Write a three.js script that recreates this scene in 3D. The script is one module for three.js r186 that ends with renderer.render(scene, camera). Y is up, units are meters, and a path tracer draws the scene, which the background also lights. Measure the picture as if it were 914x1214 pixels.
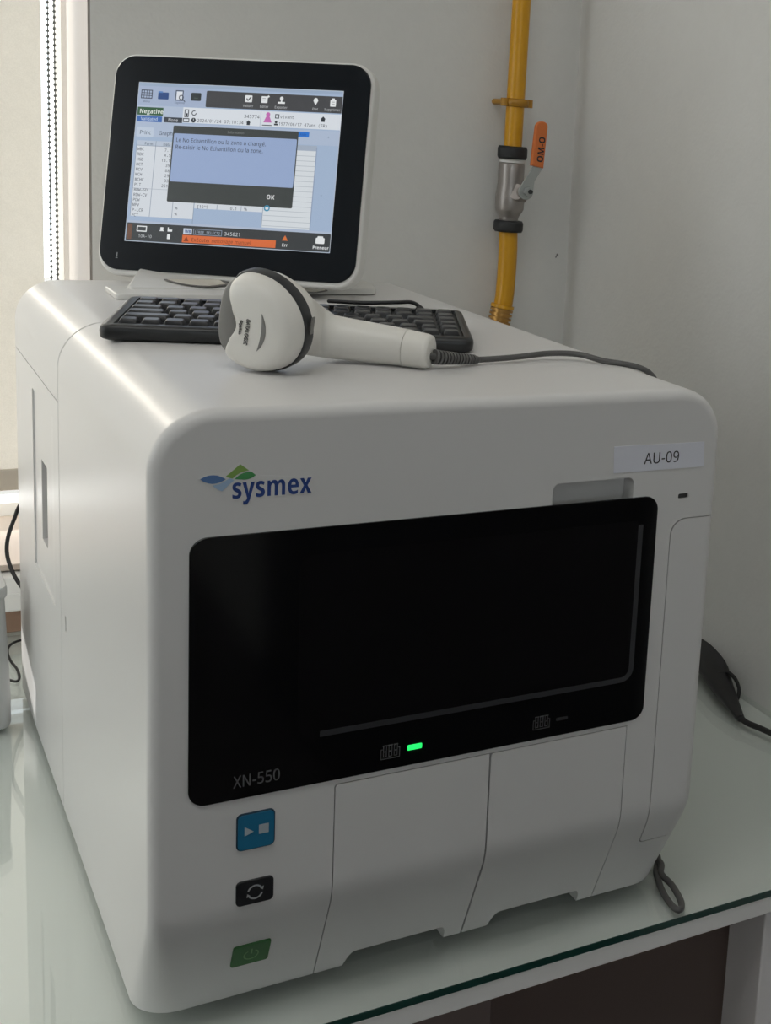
import * as THREE from 'three';
import { RectAreaLightUniformsLib } from 'three/addons/lights/RectAreaLightUniformsLib.js';
import { mergeGeometries, mergeVertices } from 'three/addons/utils/BufferGeometryUtils.js';
import { RoundedBoxGeometry } from 'three/addons/geometries/RoundedBoxGeometry.js';
import { FontLoader } from 'three/addons/loaders/FontLoader.js';
import { TextGeometry } from 'three/addons/geometries/TextGeometry.js';
import { Brush, Evaluator, SUBTRACTION, INTERSECTION } from 'three-bvh-csg';

// ------------------------------------------------------------------ camera
// Metres, y up. Origin: middle of the analyser's front, on the glass table top.
const V = (x, y, z) => new THREE.Vector3(x, y, z);
const FOCAL = 1574.085, PPX = 820, PPY = 471;           // in pixels of the 914 x 1214 frame
const EYE = V(-0.3964, 0.6661, 0.8837);
const RIGHT = V(0.83773641, 0.07447742, 0.54097211), DOWN = V(-0.03944552, -0.97981447, 0.19597869), AHEAD = V(0.54464829, -0.18551741, -0.81788846);
const scene = new THREE.Scene();
const fullH = 2 * (1214 - PPY), fullW = 2 * PPX;
const camera = new THREE.PerspectiveCamera(2 * Math.atan(fullH / 2 / FOCAL) * 180 / Math.PI, fullW / fullH, 0.02, 60);
camera.setViewOffset(fullW, fullH, 0, fullH - 1214, 914, 1214);
camera.position.copy(EYE);
camera.quaternion.setFromRotationMatrix(new THREE.Matrix4().makeBasis(RIGHT.clone(), DOWN.clone().negate(), AHEAD.clone().negate()));
scene.add(camera);
// a pixel gives a direction; the surface it lies on (axis = value) gives the distance
function px(u, v, axis, value) {
  const d = RIGHT.clone().multiplyScalar((u - PPX) / FOCAL).addScaledVector(DOWN, (v - PPY) / FOCAL).add(AHEAD);
  const t = (value - EYE[axis]) / d[axis];
  return EYE.clone().addScaledVector(d, t);
}
const onFront = (u, v) => px(u, v, 'z', 0), onGlass = (u, v, y = 0) => px(u, v, 'y', y);

// ------------------------------------------------------------------ sky, sun, daylight, exposure
const renderer = new THREE.WebGLRenderer({ antialias: true });
renderer.toneMapping = THREE.LinearToneMapping;
renderer.toneMappingExposure = 1.0;
renderer.shadowMap.enabled = true;
RectAreaLightUniformsLib.init();
scene.background = new THREE.Color().setRGB(0.86, 0.95, 1.0);
scene.backgroundIntensity = 2.0;
const sun = new THREE.DirectionalLight(new THREE.Color().setRGB(1, 0.97, 0.93), 11);
sun.target.position.set(-0.2, 0.3, -0.6); sun.position.copy(sun.target.position).sub(V(0.18, -0.235, 0.957).multiplyScalar(3.2));
sun.castShadow = true; sun.shadow.radius = 1.5; sun.shadow.mapSize.set(2048, 2048);
Object.assign(sun.shadow.camera, { left: -2, right: 2, top: 2, bottom: -2, near: 0.1, far: 8 });
scene.add(sun, sun.target);
function daylight(w, h, at, to, color, power) {            // soft daylight coming in through one window
  const l = new THREE.RectAreaLight(color, power, w, h);
  l.position.copy(at); l.lookAt(to); scene.add(l); return l;
}
daylight(1.5, 1.66, V(-0.915, 1.03, -0.985), V(-0.915, 1.03, 0), new THREE.Color().setRGB(1, 0.97, 0.92), 0.45);
daylight(0.65, 1.3, V(-1.98, 0.9, -0.5), V(0, 0.9, -0.5), new THREE.Color().setRGB(0.98, 0.99, 1), 0.98);
daylight(1.7, 1.3, V(-1.1, 1.2, 3.55), V(-1.1, 1.2, 0), new THREE.Color().setRGB(1, 0.98, 0.96), 0.12);  // fill light through the added window behind the camera

// ------------------------------------------------------------------ helpers
let seed = 7; const rnd = () => ((seed = (seed * 1664525 + 1013904223) >>> 0) / 4294967296);
const lin = (r, g, b) => new THREE.Color().setRGB(r, g, b);
const std = (c, roughness = 0.5, more = {}) => new THREE.MeshStandardMaterial({ color: c, roughness, metalness: 0, ...more });
const phys = (c, roughness = 0.5, more = {}) => new THREE.MeshPhysicalMaterial({ color: c, roughness, metalness: 0, ...more });
const taken = {};
const numbered = n => { const k = taken[n] = (taken[n] ?? -1) + 1; return k ? `${n}_${String(k).padStart(3, '0')}` : n; };
function mesh(name, geo, mat, parent) {
  const m = new THREE.Mesh(geo, mat); m.castShadow = m.receiveShadow = true;
  m.name = parent ? name : numbered(name); (parent || scene).add(m); return m;
}
function thing(name, label, category, at = V(0, 0, 0), group) {
  const o = new THREE.Group(); o.name = numbered(name); o.position.copy(at);
  o.userData = { label, category }; if (group) o.userData.group = group; scene.add(o); return o;
}
function tag(o, label, category, group) { Object.assign(o.userData, { label, category }); if (group) o.userData.group = group; return o; }
function struct(name, geo, mat, label) { const m = mesh(name, geo, mat); m.userData = { kind: 'structure', label, category: name.split('_')[0] }; return m; }
function box(x0, x1, y0, y1, z0, z1, r = 0) {
  const g = r ? new RoundedBoxGeometry(x1 - x0, y1 - y0, z1 - z0, 3, r) : new THREE.BoxGeometry(x1 - x0, y1 - y0, z1 - z0);
  g.translate((x0 + x1) / 2, (y0 + y1) / 2, (z0 + z1) / 2); return g;
}
const strip = g => { const n = (g.index ? g.toNonIndexed() : g.clone()); for (const k of Object.keys(n.attributes)) if (!['position', 'normal', 'uv'].includes(k)) n.deleteAttribute(k); return n; };
const merge = list => mergeGeometries(list.map(strip));
function rrect(x0, y0, x1, y1, r, target) {
  const s = target || new THREE.Shape();
  s.moveTo(x0 + r, y0); s.lineTo(x1 - r, y0); s.absarc(x1 - r, y0 + r, r, -Math.PI / 2, 0);
  s.lineTo(x1, y1 - r); s.absarc(x1 - r, y1 - r, r, 0, Math.PI / 2);
  s.lineTo(x0 + r, y1); s.absarc(x0 + r, y1 - r, r, Math.PI / 2, Math.PI);
  s.lineTo(x0, y0 + r); s.absarc(x0 + r, y0 + r, r, Math.PI, 1.5 * Math.PI); return s;
}
function rrPoints(x0, y0, x1, y1, r, n = 8) {               // the same outline as a fixed number of points
  const P = [];
  for (const [cx, cy, a0] of [[x1 - r, y0 + r, -0.5], [x1 - r, y1 - r, 0], [x0 + r, y1 - r, 0.5], [x0 + r, y0 + r, 1]]) for (let i = 0; i <= n; i++) { const a = (a0 + 0.5 * i / n) * Math.PI; P.push([cx + r * Math.cos(a), cy + r * Math.sin(a)]); }
  return P;
}
function poly(pts) { const s = new THREE.Shape(); pts.forEach(([x, y], i) => i ? s.lineTo(x, y) : s.moveTo(x, y)); s.closePath(); return s; }
function extrude(shape, depth, bevel = 0, seg = 10) {
  return new THREE.ExtrudeGeometry(shape, { depth: depth - 2 * bevel, bevelEnabled: bevel > 0, bevelSize: bevel, bevelThickness: bevel, bevelOffset: -bevel, bevelSegments: 3, curveSegments: seg }).translate(0, 0, bevel);
}
function tube(pts, r, seg = 60, rad = 10, tension = 0.5) {
  const curve = new THREE.CatmullRomCurve3(pts, false, 'catmullrom', tension);
  const g = new THREE.TubeGeometry(curve, seg, r, rad, false);
  const caps = [[pts[0], curve.getTangent(0).negate()], [pts[pts.length - 1], curve.getTangent(1)]].map(([p, t]) => {
    const s = new THREE.SphereGeometry(r, rad, 5, 0, Math.PI * 2, 0, Math.PI / 2);
    s.applyQuaternion(new THREE.Quaternion().setFromUnitVectors(V(0, 1, 0), t)); s.translate(p.x, p.y, p.z); return s;
  });
  return merge([g, ...caps]);
}
function cyl(r0, r1, a, b, n = 24) {                       // a cylinder from a to b
  const d = b.clone().sub(a), g = new THREE.CylinderGeometry(r1, r0, d.length(), n);
  g.applyQuaternion(new THREE.Quaternion().setFromUnitVectors(V(0, 1, 0), d.clone().normalize()));
  const m = a.clone().add(b).multiplyScalar(0.5); return g.translate(m.x, m.y, m.z);
}
function loft(rings, cap0 = true, cap1 = true) {           // rings of equal length; smooth sides, flat ends
  const n = rings[0].length, pos = [], idx = [];
  rings.forEach(r => r.forEach(p => pos.push(p.x, p.y, p.z)));
  for (let i = 0; i < rings.length - 1; i++) for (let j = 0; j < n; j++) {
    const a = i * n + j, b = i * n + (j + 1) % n; idx.push(a, b, a + n, b, b + n, a + n);
  }
  const side = new THREE.BufferGeometry();
  side.setAttribute('position', new THREE.Float32BufferAttribute(pos, 3)); side.setIndex(idx); side.computeVertexNormals();
  side.setAttribute('uv', new THREE.Float32BufferAttribute(new Float32Array(pos.length / 3 * 2), 2));
  const parts = [side];
  const cap = (ring, flip) => {
    const c = ring.reduce((s, p) => s.add(p), V(0, 0, 0)).multiplyScalar(1 / n), q = [];
    for (let j = 0; j < n; j++) { const p = ring[j], r = ring[(j + 1) % n]; (flip ? [c, p, r] : [c, r, p]).forEach(w => q.push(w.x, w.y, w.z)); }
    const g = new THREE.BufferGeometry(); g.setAttribute('position', new THREE.Float32BufferAttribute(q, 3)); g.computeVertexNormals();
    g.setAttribute('uv', new THREE.Float32BufferAttribute(new Float32Array(q.length / 3 * 2), 2)); parts.push(g);
  };
  if (cap0) cap(rings[0], false); if (cap1) cap(rings[rings.length - 1], true);
  return merge(parts);
}
const csg = new Evaluator(); csg.attributes = ['position', 'normal', 'uv']; csg.useGroups = false;
const brush = g => { const b = new Brush(strip(g)); b.updateMatrixWorld(); return b; };
function cut(g, tools, op = SUBTRACTION) {
  let b = brush(g);
  for (const t of tools) { b = csg.evaluate(b, brush(t), op); b.updateMatrixWorld(); }
  return b.geometry;
}
function noiseTexture(size, base, amp, octaves, repeat, srgb = true) {   // layered value noise, tiles
  const data = new Uint8Array(size * size * 4), grids = octaves.map(([n]) => Array.from({ length: n * n }, rnd));
  for (let y = 0; y < size; y++) for (let x = 0; x < size; x++) {
    let s = 0;
    octaves.forEach(([n, w], k) => {
      const fx = x / size * n, fy = y / size * n, ix = Math.floor(fx), iy = Math.floor(fy), tx = fx - ix, ty = fy - iy, q = grids[k];
      const sx = tx * tx * (3 - 2 * tx), sy = ty * ty * (3 - 2 * ty), at = (i, j) => q[((iy + j) % n) * n + (ix + i) % n];
      s += w * ((at(0, 0) * (1 - sx) + at(1, 0) * sx) * (1 - sy) + (at(0, 1) * (1 - sx) + at(1, 1) * sx) * sy - 0.5);
    });
    for (let c = 0; c < 3; c++) data[(y * size + x) * 4 + c] = Math.max(0, Math.min(255, base[c] + amp * s * 255));
    data[(y * size + x) * 4 + 3] = 255;
  }
  const t = new THREE.DataTexture(data, size, size); t.wrapS = t.wrapT = THREE.RepeatWrapping; t.magFilter = THREE.LinearFilter;
  t.repeat.set(repeat, repeat); if (srgb) t.colorSpace = THREE.SRGBColorSpace; t.needsUpdate = true; return t;
}
function uvMetres(g) {                                      // uv in metres along the two longest directions of each face
  const p = g.attributes.position, n = g.attributes.normal, uv = new Float32Array(p.count * 2);
  for (let i = 0; i < p.count; i++) {
    const ax = Math.abs(n.getX(i)), ay = Math.abs(n.getY(i)), az = Math.abs(n.getZ(i)), x = p.getX(i), y = p.getY(i), z = p.getZ(i);
    const [u, v] = ay >= ax && ay >= az ? [x, z] : ax >= az ? [z, y] : [x, y]; uv[2 * i] = u; uv[2 * i + 1] = v;
  }
  g.setAttribute('uv', new THREE.BufferAttribute(uv, 2)); return g;
}
const font = await new FontLoader().loadAsync('fonts/droid/droid_sans_regular.typeface.json');
const fontBold = await new FontLoader().loadAsync('fonts/droid/droid_sans_bold.typeface.json');
function text(str, size, f = font, depth = 0.0003) {
  const g = new TextGeometry(str, { font: f, size, depth, curveSegments: 5, bevelEnabled: false });
  g.computeBoundingBox(); return g;
}

// ------------------------------------------------------------------ materials
const wallGrain = noiseTexture(256, [236, 235, 232], 0.018, [[4, 0.5], [16, 0.4], [64, 0.35], [128, 0.3]], 0.9);
const wallBump = noiseTexture(256, [128, 128, 128], 0.5, [[32, 0.4], [128, 0.6]], 3, false);
const M = {
  wall: std(lin(0.86, 0.86, 0.85), 0.75, { map: wallGrain, bumpMap: wallBump, bumpScale: 0.0006 }),
  sill: phys(lin(0.5, 0.43, 0.37), 1, { specularIntensity: 0.1 }), dimReveal: phys(lin(0.33, 0.305, 0.28), 1, { specularIntensity: 0.2 }),  // recess lining toned dark to offset the strong sun on it
  ground: std(lin(0.2, 0.195, 0.18), 0.9),
  darkWood: std(lin(0.035, 0.028, 0.024), 0.6),
  ceiling: std(lin(0.88, 0.88, 0.87), 0.9),
  floor: std(lin(0.12, 0.1, 0.09), 0.5, { map: noiseTexture(256, [220, 215, 210], 0.15, [[8, 0.5], [64, 0.5]], 1.5) }),
  frame: std(lin(0.82, 0.83, 0.82), 0.35),
  pane: phys(lin(1, 1, 1), 0, { transmission: 1, thickness: 0, ior: 1.5 }),
  blind: phys(lin(0.9, 0.895, 0.875), 0.74, { transmission: 0.34, thickness: 0, map: noiseTexture(256, [246, 244, 240], 0.06, [[128, 0.6], [16, 0.2]], 8), side: THREE.DoubleSide }),
  blindBar: std(lin(0.55, 0.5, 0.42), 0.5),
  bead: std(lin(0.18, 0.19, 0.18), 0.4),
  slab: std(lin(0.84, 0.83, 0.815), 0.55),
  glass: phys(lin(0.955, 0.975, 0.963), 0.015, { transmission: 1, thickness: 0, ior: 1.5 }),
  glassEdge: phys(lin(0.012, 0.05, 0.042), 0.12),
  brownPanel: std(lin(0.3, 0.235, 0.22), 0.6),
  shell: std(lin(0.7, 0.69, 0.68), 0.37),
  shellFoot: std(lin(0.05, 0.05, 0.05), 0.8),
  panel: phys(lin(0.003, 0.0035, 0.0045), 0.08),
  window: phys(lin(0.005, 0.005, 0.006), 0.1),
  panelPrint: std(lin(0.11, 0.11, 0.115), 0.5),
  panelLine: std(lin(0.03, 0.03, 0.035), 0.4),
  ledOn: std(lin(0.02, 0.5, 0.1), 0.4, { emissive: lin(0.02, 0.9, 0.16), emissiveIntensity: 1 }),
  ledOff: std(lin(0.03, 0.03, 0.033), 0.4),
  darkSlot: std(lin(0.05, 0.05, 0.05), 0.6),
  greySlot: std(lin(0.26, 0.25, 0.245), 0.6),
  blue: std(lin(0.012, 0.16, 0.3), 0.4), blueDark: std(lin(0.004, 0.03, 0.06), 0.4),
  blackKey: std(lin(0.014, 0.015, 0.018), 0.4), green: std(lin(0.03, 0.14, 0.035), 0.4),
  symbolPale: std(lin(0.42, 0.48, 0.52), 0.5), symbolGrey: std(lin(0.4, 0.41, 0.42), 0.5), symbolGreen: std(lin(0.17, 0.34, 0.15), 0.5),
  logoNavy: std(lin(0.022, 0.06, 0.24), 0.45), logoBlue: std(lin(0.1, 0.2, 0.42), 0.45), logoSky: std(lin(0.36, 0.5, 0.68), 0.45),
  logoGreen: std(lin(0.07, 0.3, 0.1), 0.45), logoLime: std(lin(0.24, 0.4, 0.1), 0.45), sticker: std(lin(0.71, 0.7, 0.69), 0.28),
  paper: std(lin(0.74, 0.75, 0.82), 0.6), ink: std(lin(0.02, 0.02, 0.025), 0.6),
  monWhite: std(lin(0.74, 0.73, 0.7), 0.4), monBlack: phys(lin(0.006, 0.0085, 0.012), 0.2, { specularIntensity: 0.4 }), monPink: std(lin(0.66, 0.6, 0.58), 0.4),
  monDark: std(lin(0.2, 0.19, 0.18), 0.5), cream: std(lin(0.78, 0.74, 0.64), 0.3),
  kbBlack: std(lin(0.014, 0.015, 0.016), 0.34), keyBlack: std(lin(0.02, 0.021, 0.023), 0.28), cableBlack: std(lin(0.012, 0.012, 0.013), 0.45),
  scanWhite: std(lin(0.8, 0.78, 0.73), 0.36), scanPrint: std(lin(0.16, 0.155, 0.15), 0.5), scanGrey: std(lin(0.2, 0.195, 0.185), 0.45), scanBand: std(lin(0.022, 0.024, 0.027), 0.32), cableGrey: std(lin(0.1, 0.098, 0.095), 0.5),
  yellow: std(lin(0.66, 0.32, 0.005), 0.35), yellowDark: std(lin(0.42, 0.2, 0.012), 0.4), brass: std(lin(0.5, 0.27, 0.07), 0.35, { metalness: 0.6 }), nut: std(lin(0.02, 0.021, 0.022), 0.6),
  nickel: std(lin(0.36, 0.33, 0.31), 0.38, { metalness: 0.75 }), steel: std(lin(0.42, 0.44, 0.43), 0.4, { metalness: 0.5 }), tape: std(lin(0.75, 0.74, 0.71), 0.8), orange: std(lin(0.72, 0.19, 0.045), 0.5),
  greyPlastic: std(lin(0.5, 0.51, 0.5), 0.45), trunking: std(lin(0.82, 0.82, 0.8), 0.4), wood: std(lin(0.3, 0.19, 0.13), 0.55), post: std(lin(0.8, 0.77, 0.77), 0.5),
};

// ------------------------------------------------------------------ the room
const XW = 0.549, ZB = -0.904, FLOOR = -0.77, CEIL = 2.15, XL = -2.05, ZF = 3.6, JAMB = -0.1145, WALL_T = 0.26;
struct('floor', uvMetres(box(XL - 0.3, XW + 0.3, FLOOR - 0.1, FLOOR, ZB - WALL_T, ZF + 0.3)), M.floor, 'dark brown floor under the lab bench');
struct('ceiling', box(XL - 0.3, XW + 0.3, CEIL, CEIL + 0.1, ZB - WALL_T, ZF + 0.3), M.ceiling, 'plain white ceiling above the lab bench');
const WIN = { x0: -1.72, x1: JAMB, y0: 0.082, y1: 1.95 };
struct('wall_back', uvMetres(merge([
  box(JAMB, XW, FLOOR, CEIL, ZB - WALL_T, ZB), box(XL, WIN.x0, FLOOR, CEIL, ZB - WALL_T, ZB),
  box(WIN.x0, WIN.x1, FLOOR, WIN.y0, ZB - WALL_T, ZB), box(WIN.x0, WIN.x1, WIN.y1, CEIL, ZB - WALL_T, ZB)])), M.wall, 'pale grey wall behind the bench with the window opening');
struct('wall_right', uvMetres(box(XW, XW + 0.2, FLOOR, CEIL, ZB - WALL_T, ZF)), M.wall, 'pale grey wall along the right end of the bench');
const FW = { x0: -1.95, x1: -0.25, y0: 0.55, y1: 1.85 };
struct('wall_front', uvMetres(merge([
  box(XL, FW.x0, FLOOR, CEIL, ZF, ZF + 0.2), box(FW.x1, XW, FLOOR, CEIL, ZF, ZF + 0.2),
  box(FW.x0, FW.x1, FLOOR, FW.y0, ZF, ZF + 0.2), box(FW.x0, FW.x1, FW.y1, CEIL, ZF, ZF + 0.2)])), M.wall, 'pale wall with an added window across the room facing the bench');
{  // window added out of view to brighten the analyser front
  const w3 = new THREE.Group(); w3.name = 'window_3'; w3.userData = { kind: 'structure', label: 'unseen white framed window added in the wall facing the bench for fill light', category: 'window' }; scene.add(w3);
  const z0 = ZF + 0.08, z1 = ZF + 0.13, { x0, x1, y0, y1 } = FW;
  mesh('window_frame', merge([box(x0, x1, y0, y0 + 0.05, z0, z1), box(x0, x1, y1 - 0.05, y1, z0, z1), box(x0, x0 + 0.05, y0, y1, z0, z1), box(x1 - 0.05, x1, y0, y1, z0, z1), box(-1.125, -1.075, y0, y1, z0, z1)]), M.frame, w3);
  mesh('pane', box(x0, -1.125, y0, y1, z0 + 0.02, z0 + 0.024), M.pane, w3);
  mesh('pane', box(-1.075, x1, y0, y1, z0 + 0.02, z0 + 0.024), M.pane, w3);
}
{ // dark door added out of view to blacken the reflection in the analyser's panel
  const d1 = new THREE.Group(); d1.name = 'door_1'; d1.userData = { kind: 'structure', label: 'unseen dark wooden door added in the right wall to darken reflections', category: 'door' }; scene.add(d1);
  mesh('added_door_leaf', box(XW - 0.03, XW, FLOOR + 0.005, 1.25, 0.6, 2.4, 0.004), M.darkWood, d1);
  mesh('added_door_handle', merge([box(XW - 0.07, XW - 0.03, 0.2, 0.215, 0.69, 0.7), box(XW - 0.08, XW - 0.066, 0.198, 0.217, 0.68, 0.8, 0.003)]), M.steel, d1);
}
const LW = { z0: -0.84, z1: -0.16, y0: 0.2, y1: 1.6 };
struct('wall_left', uvMetres(merge([
  box(XL - 0.2, XL, FLOOR, CEIL, ZB - WALL_T, LW.z0), box(XL - 0.2, XL, FLOOR, CEIL, LW.z1, ZF),
  box(XL - 0.2, XL, FLOOR, LW.y0, LW.z0, LW.z1), box(XL - 0.2, XL, LW.y1, CEIL, LW.z0, LW.z1)])), M.wall, 'pale wall with a wide window left of the bench');
{
  const w2 = new THREE.Group(); w2.name = 'window_2'; w2.userData = { kind: 'structure', label: 'wide white framed window in the left wall', category: 'window' }; scene.add(w2);
  const x0 = XL - 0.14, x1 = XL - 0.09;
  mesh('window_frame', merge([box(x0, x1, LW.y0, LW.y0 + 0.05, LW.z0, LW.z1), box(x0, x1, LW.y1 - 0.05, LW.y1, LW.z0, LW.z1), box(x0, x1, LW.y0, LW.y1, LW.z0, LW.z0 + 0.05), box(x0, x1, LW.y0, LW.y1, LW.z1 - 0.05, LW.z1), box(x0, x1, LW.y0, LW.y1, -0.52, -0.48)]), M.frame, w2);
  mesh('pane', box(x0 + 0.02, x0 + 0.024, LW.y0, LW.y1, LW.z0, -0.52), M.pane, w2);
  mesh('pane', box(x0 + 0.02, x0 + 0.024, LW.y0, LW.y1, -0.48, LW.z1), M.pane, w2);
}
{
  const w1 = new THREE.Group(); w1.name = 'window_1'; w1.userData = { kind: 'structure', label: 'bright white framed window behind the roller blind', category: 'window' }; scene.add(w1);
  const z0 = -1.16, z1 = -1.115, { x0, x1, y0, y1 } = WIN, f = 0.012;
  mesh('window_frame', merge([box(x0, x1, y0, y0 + 0.026, z0, z1), box(x0, x1, y1 - 0.04, y1, z0, z1), box(x0, x0 + 0.04, y0, y1, z0, z1), box(x1 - f, x1, y0, y1, z0, z1), box(-0.93, -0.89, y0, y1, z0, z1)]), M.frame, w1);
  mesh('pane', box(x0 + 0.04, -0.93, y0, y1, -1.14, -1.136), M.pane, w1);
  mesh('pane', box(-0.89, x1 - f, y0, y1, -1.14, -1.136), M.pane, w1);
  mesh('window_sill', box(x0, x1, 0.082, 0.09, -1.115, ZB + 0.012, 0.002), M.sill, w1);
}
struct('trim_added_1', box(JAMB - 0.003, JAMB, 0.09, WIN.y1, -1.115, ZB - 0.0005), M.dimReveal, 'darkened cream lining board added on the right side of the window recess against sun glare');  // board added, its colour darkened to hold down the sunlight there
struct('ground', box(-8, 6, -0.95, -0.9, -12, ZB - WALL_T - 0.02), M.ground, 'pale sunlit ground outside the window');
// roller blind with its bead chain
{
  const b = thing('roller_blind', 'cream fabric roller blind hanging in the window recess beside the bead chain', 'blind', V(-0.94, 0.185, -1.0));
  const xr = -0.157 + 0.94, xl = -0.75;
  const fabric = new THREE.BoxGeometry(xr - xl, 1.72, 0.0008); fabric.translate((xl + xr) / 2, 0.86, 0);
  mesh('fabric', uvMetres(fabric), M.blind, b);
  mesh('bottom_bar', box(xl, xr, -0.027, 0.001, -0.006, 0.006, 0.003), M.blindBar, b);
  const roll = cyl(0.022, 0.022, V(xl, 1.72, 0), V(xr + 0.02, 1.72, 0)); mesh('roller_tube', roll, M.frame, b);
  for (const [cx, k] of [[-0.1512, 0], [-0.1440, 1]]) {
    const beads = [], pitch = 0.0068;
    for (let i = 0; i < 215; i++) beads.push(new THREE.SphereGeometry(0.0021, 7, 5).translate(cx + 0.94, 0.14 + i * pitch + k * 0.0034, 0.02));
    beads.push(new THREE.CylinderGeometry(0.0007, 0.0007, 215 * pitch, 5).translate(cx + 0.94, 0.14 + 215 * pitch / 2, 0.02));
    const m = mesh('bead_chain', merge(beads), M.bead, b); m.userData.kind = 'stuff';
  }
}
// ceiling light panel out of view above the bench
{
  const y = CEIL - 0.03, C = thing('ceiling_light', 'flat white ceiling light panel above the room', 'ceiling light', V(-0.6, y, 0.55));
  mesh('light_frame', merge([box(-0.62, 0.62, 0, 0.03, -0.32, -0.3), box(-0.62, 0.62, 0, 0.03, 0.3, 0.32), box(-0.62, -0.6, 0, 0.03, -0.3, 0.3), box(0.6, 0.62, 0, 0.03, -0.3, 0.3)]), M.frame, C);
  mesh('diffuser', box(-0.6, 0.6, 0.008, 0.012, -0.3, 0.3), std(lin(0.8, 0.8, 0.8), 0.6, { emissive: lin(1, 0.98, 0.96), emissiveIntensity: 0.4 }), C);
  const l = new THREE.RectAreaLight(lin(1, 0.985, 0.96), 3.0, 1.2, 0.6); l.position.set(-0.6, y + 0.004, 0.55); l.lookAt(-0.6, 0, 0.55); scene.add(l);
}
// cable trunking and upstand at the foot of the back wall
tag(mesh('cable_trunking', merge([box(-1.9, XW, 0.034, 0.08, ZB, ZB + 0.03, 0.003), box(-1.9, XW, 0.056, 0.058, ZB + 0.029, ZB + 0.032)]), M.trunking), 'white plastic cable trunking along the foot of the back wall', 'trunking');
tag(mesh('upstand', box(-1.9, XW, 0.0005, 0.03, ZB, ZB + 0.012, 0.002), M.wood), 'narrow brown strip where the bench meets the back wall', 'strip');

// ------------------------------------------------------------------ the bench
const GE = 0.012;                                           // front edge of the glass
{
  const b = thing('lab_bench', 'white lab bench carrying the glass sheet and the analyser', 'bench', V(0, FLOOR, 0));
  const y = v => v - FLOOR;
  mesh('bench_top', box(-2.0, XW - 0.001, y(-0.0247), y(-0.0077), ZB + 0.001, GE - 0.001, 0.0015), M.slab, b);
  mesh('post', box(0.319, 0.372, 0, y(-0.0247), -0.055, 0.0, 0.002), M.post, b);
  mesh('post', box(-1.9, -1.847, 0, y(-0.0247), -0.055, 0.0, 0.002), M.post, b);
  mesh('side_panel', box(0.336, 0.352, 0, y(-0.0247), -0.6, -0.055), M.brownPanel, b);
  mesh('back_panel', box(-1.9, XW - 0.002, 0, y(-0.0247), -0.62, -0.6), M.brownPanel, b);
}
{
  const g = thing('glass_sheet', 'greenish clear glass sheet covering the white bench top', 'glass sheet', V(0, -0.0072, 0));
  mesh('sheet', box(-2.0, XW - 0.002, 0, 0.0072, ZB + 0.002, GE - 0.0012), M.glass, g);
  const e = mesh('polished_edge', box(-2.0, XW - 0.002, 0.0003, 0.0069, GE - 0.0011, GE + 0.0002, 0.0006), M.glassEdge, g); e.userData.label = 'dark green polished glass edge';
}

// ------------------------------------------------------------------ the analyser
const HW = 0.225, TOP = 0.472, BOT = 0.008, RT = 0.042, SEAM = -0.389, BACK = -0.715;
const lerp = (a, b, t) => a + (b - a) * Math.max(0, Math.min(1, t));
// side profile of the front: upright above, rounded knee, then sloping back to the bottom edge
const slopeY = z => z <= -0.04 ? BOT : z <= -0.006 ? BOT + (z + 0.04) * (0.0765 / 0.034) : 0.0845 + 0.027 * (1 - Math.sqrt(Math.max(0, -z) / 0.006));
const frontZ = y => y <= 0.0845 ? -0.04 + (y - BOT) * (0.034 / 0.0765) : y < 0.1115 ? -0.006 * (1 - (y - 0.0845) / 0.027) ** 2 : 0;
const edgeR = y => lerp(0.03, 0.0085, (y - BOT) / 0.1);     // plan radius of the upright front edges
const inset = (z, y) => { const r = edgeR(y), c = frontZ(y) - r; return z <= c ? 0 : r * (1 - Math.sqrt(Math.max(0, 1 - ((z - c) / r) ** 2))); };
function ring(z, front = true, d0 = 0) {                    // outline of the housing at one depth
  const P = [], d = front ? inset(z, 0.4) : d0, hw = HW - d, yt = TOP - d, rt = RT - d, N = 14, y0 = (front ? slopeY(z) : BOT + d0);
  for (const [s, a0] of [[1, 0], [-1, Math.PI / 2]]) for (let i = 0; i <= N; i++) { const a = a0 + i / N * Math.PI / 2; P.push(V(s * (hw - rt) + rt * Math.cos(a), yt - rt + rt * Math.sin(a), z)); }
  const K = 16, side = []; for (let k = 0; k <= K; k++) { const y = y0 + (0.17 - y0) * (k / K) ** 2; side.push([HW - (front ? inset(z, y) : d0), y]); }
  for (let k = K; k >= 0; k--) P.push(V(-side[k][0], side[k][1], z));
  P.push(V(-side[0][0] * 0.97, y0, z), V(side[0][0] * 0.97, y0, z));
  for (let k = 0; k <= K; k++) P.push(V(side[k][0], side[k][1], z));
  const out = []; P.forEach((a, i) => { out.push(a); if (i === N) { const b = P[i + 1]; out.push(a.clone().lerp(b, 0.03), a.clone().lerp(b, 0.97)); } });
  return out;
}
function frontShell() {
  const zs = [SEAM, SEAM + 0.002, -0.2, -0.08, -0.073, -0.068, -0.063, -0.058, -0.054, -0.051, -0.048, -0.046, -0.044, -0.0425, -0.041, -0.04, -0.037, -0.033, -0.029, -0.025, -0.021, -0.017, -0.0135, -0.011, -0.0095];
  for (let i = 0; i <= 12; i++) zs.push(-0.0085 + 0.0085 * Math.sin(i / 12 * Math.PI / 2));
  return loft(zs.map(z => ring(z)));
}
function rearShell() {
  const R = 0.02, rings = [];
  for (let i = 0; i <= 6; i++) { const a = (1 - i / 6) * Math.PI / 2; rings.push(ring(BACK + R - R * Math.sin(a), false, R * (1 - Math.cos(a)))); }
  rings.push(ring(-0.6, false), ring(SEAM - 0.0052, false), ring(SEAM - 0.0028, false, 0.0006), ring(SEAM - 0.0023, false, 0.006), ring(SEAM - 0.0003, false, 0.006));
  return loft(rings);
}
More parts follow.
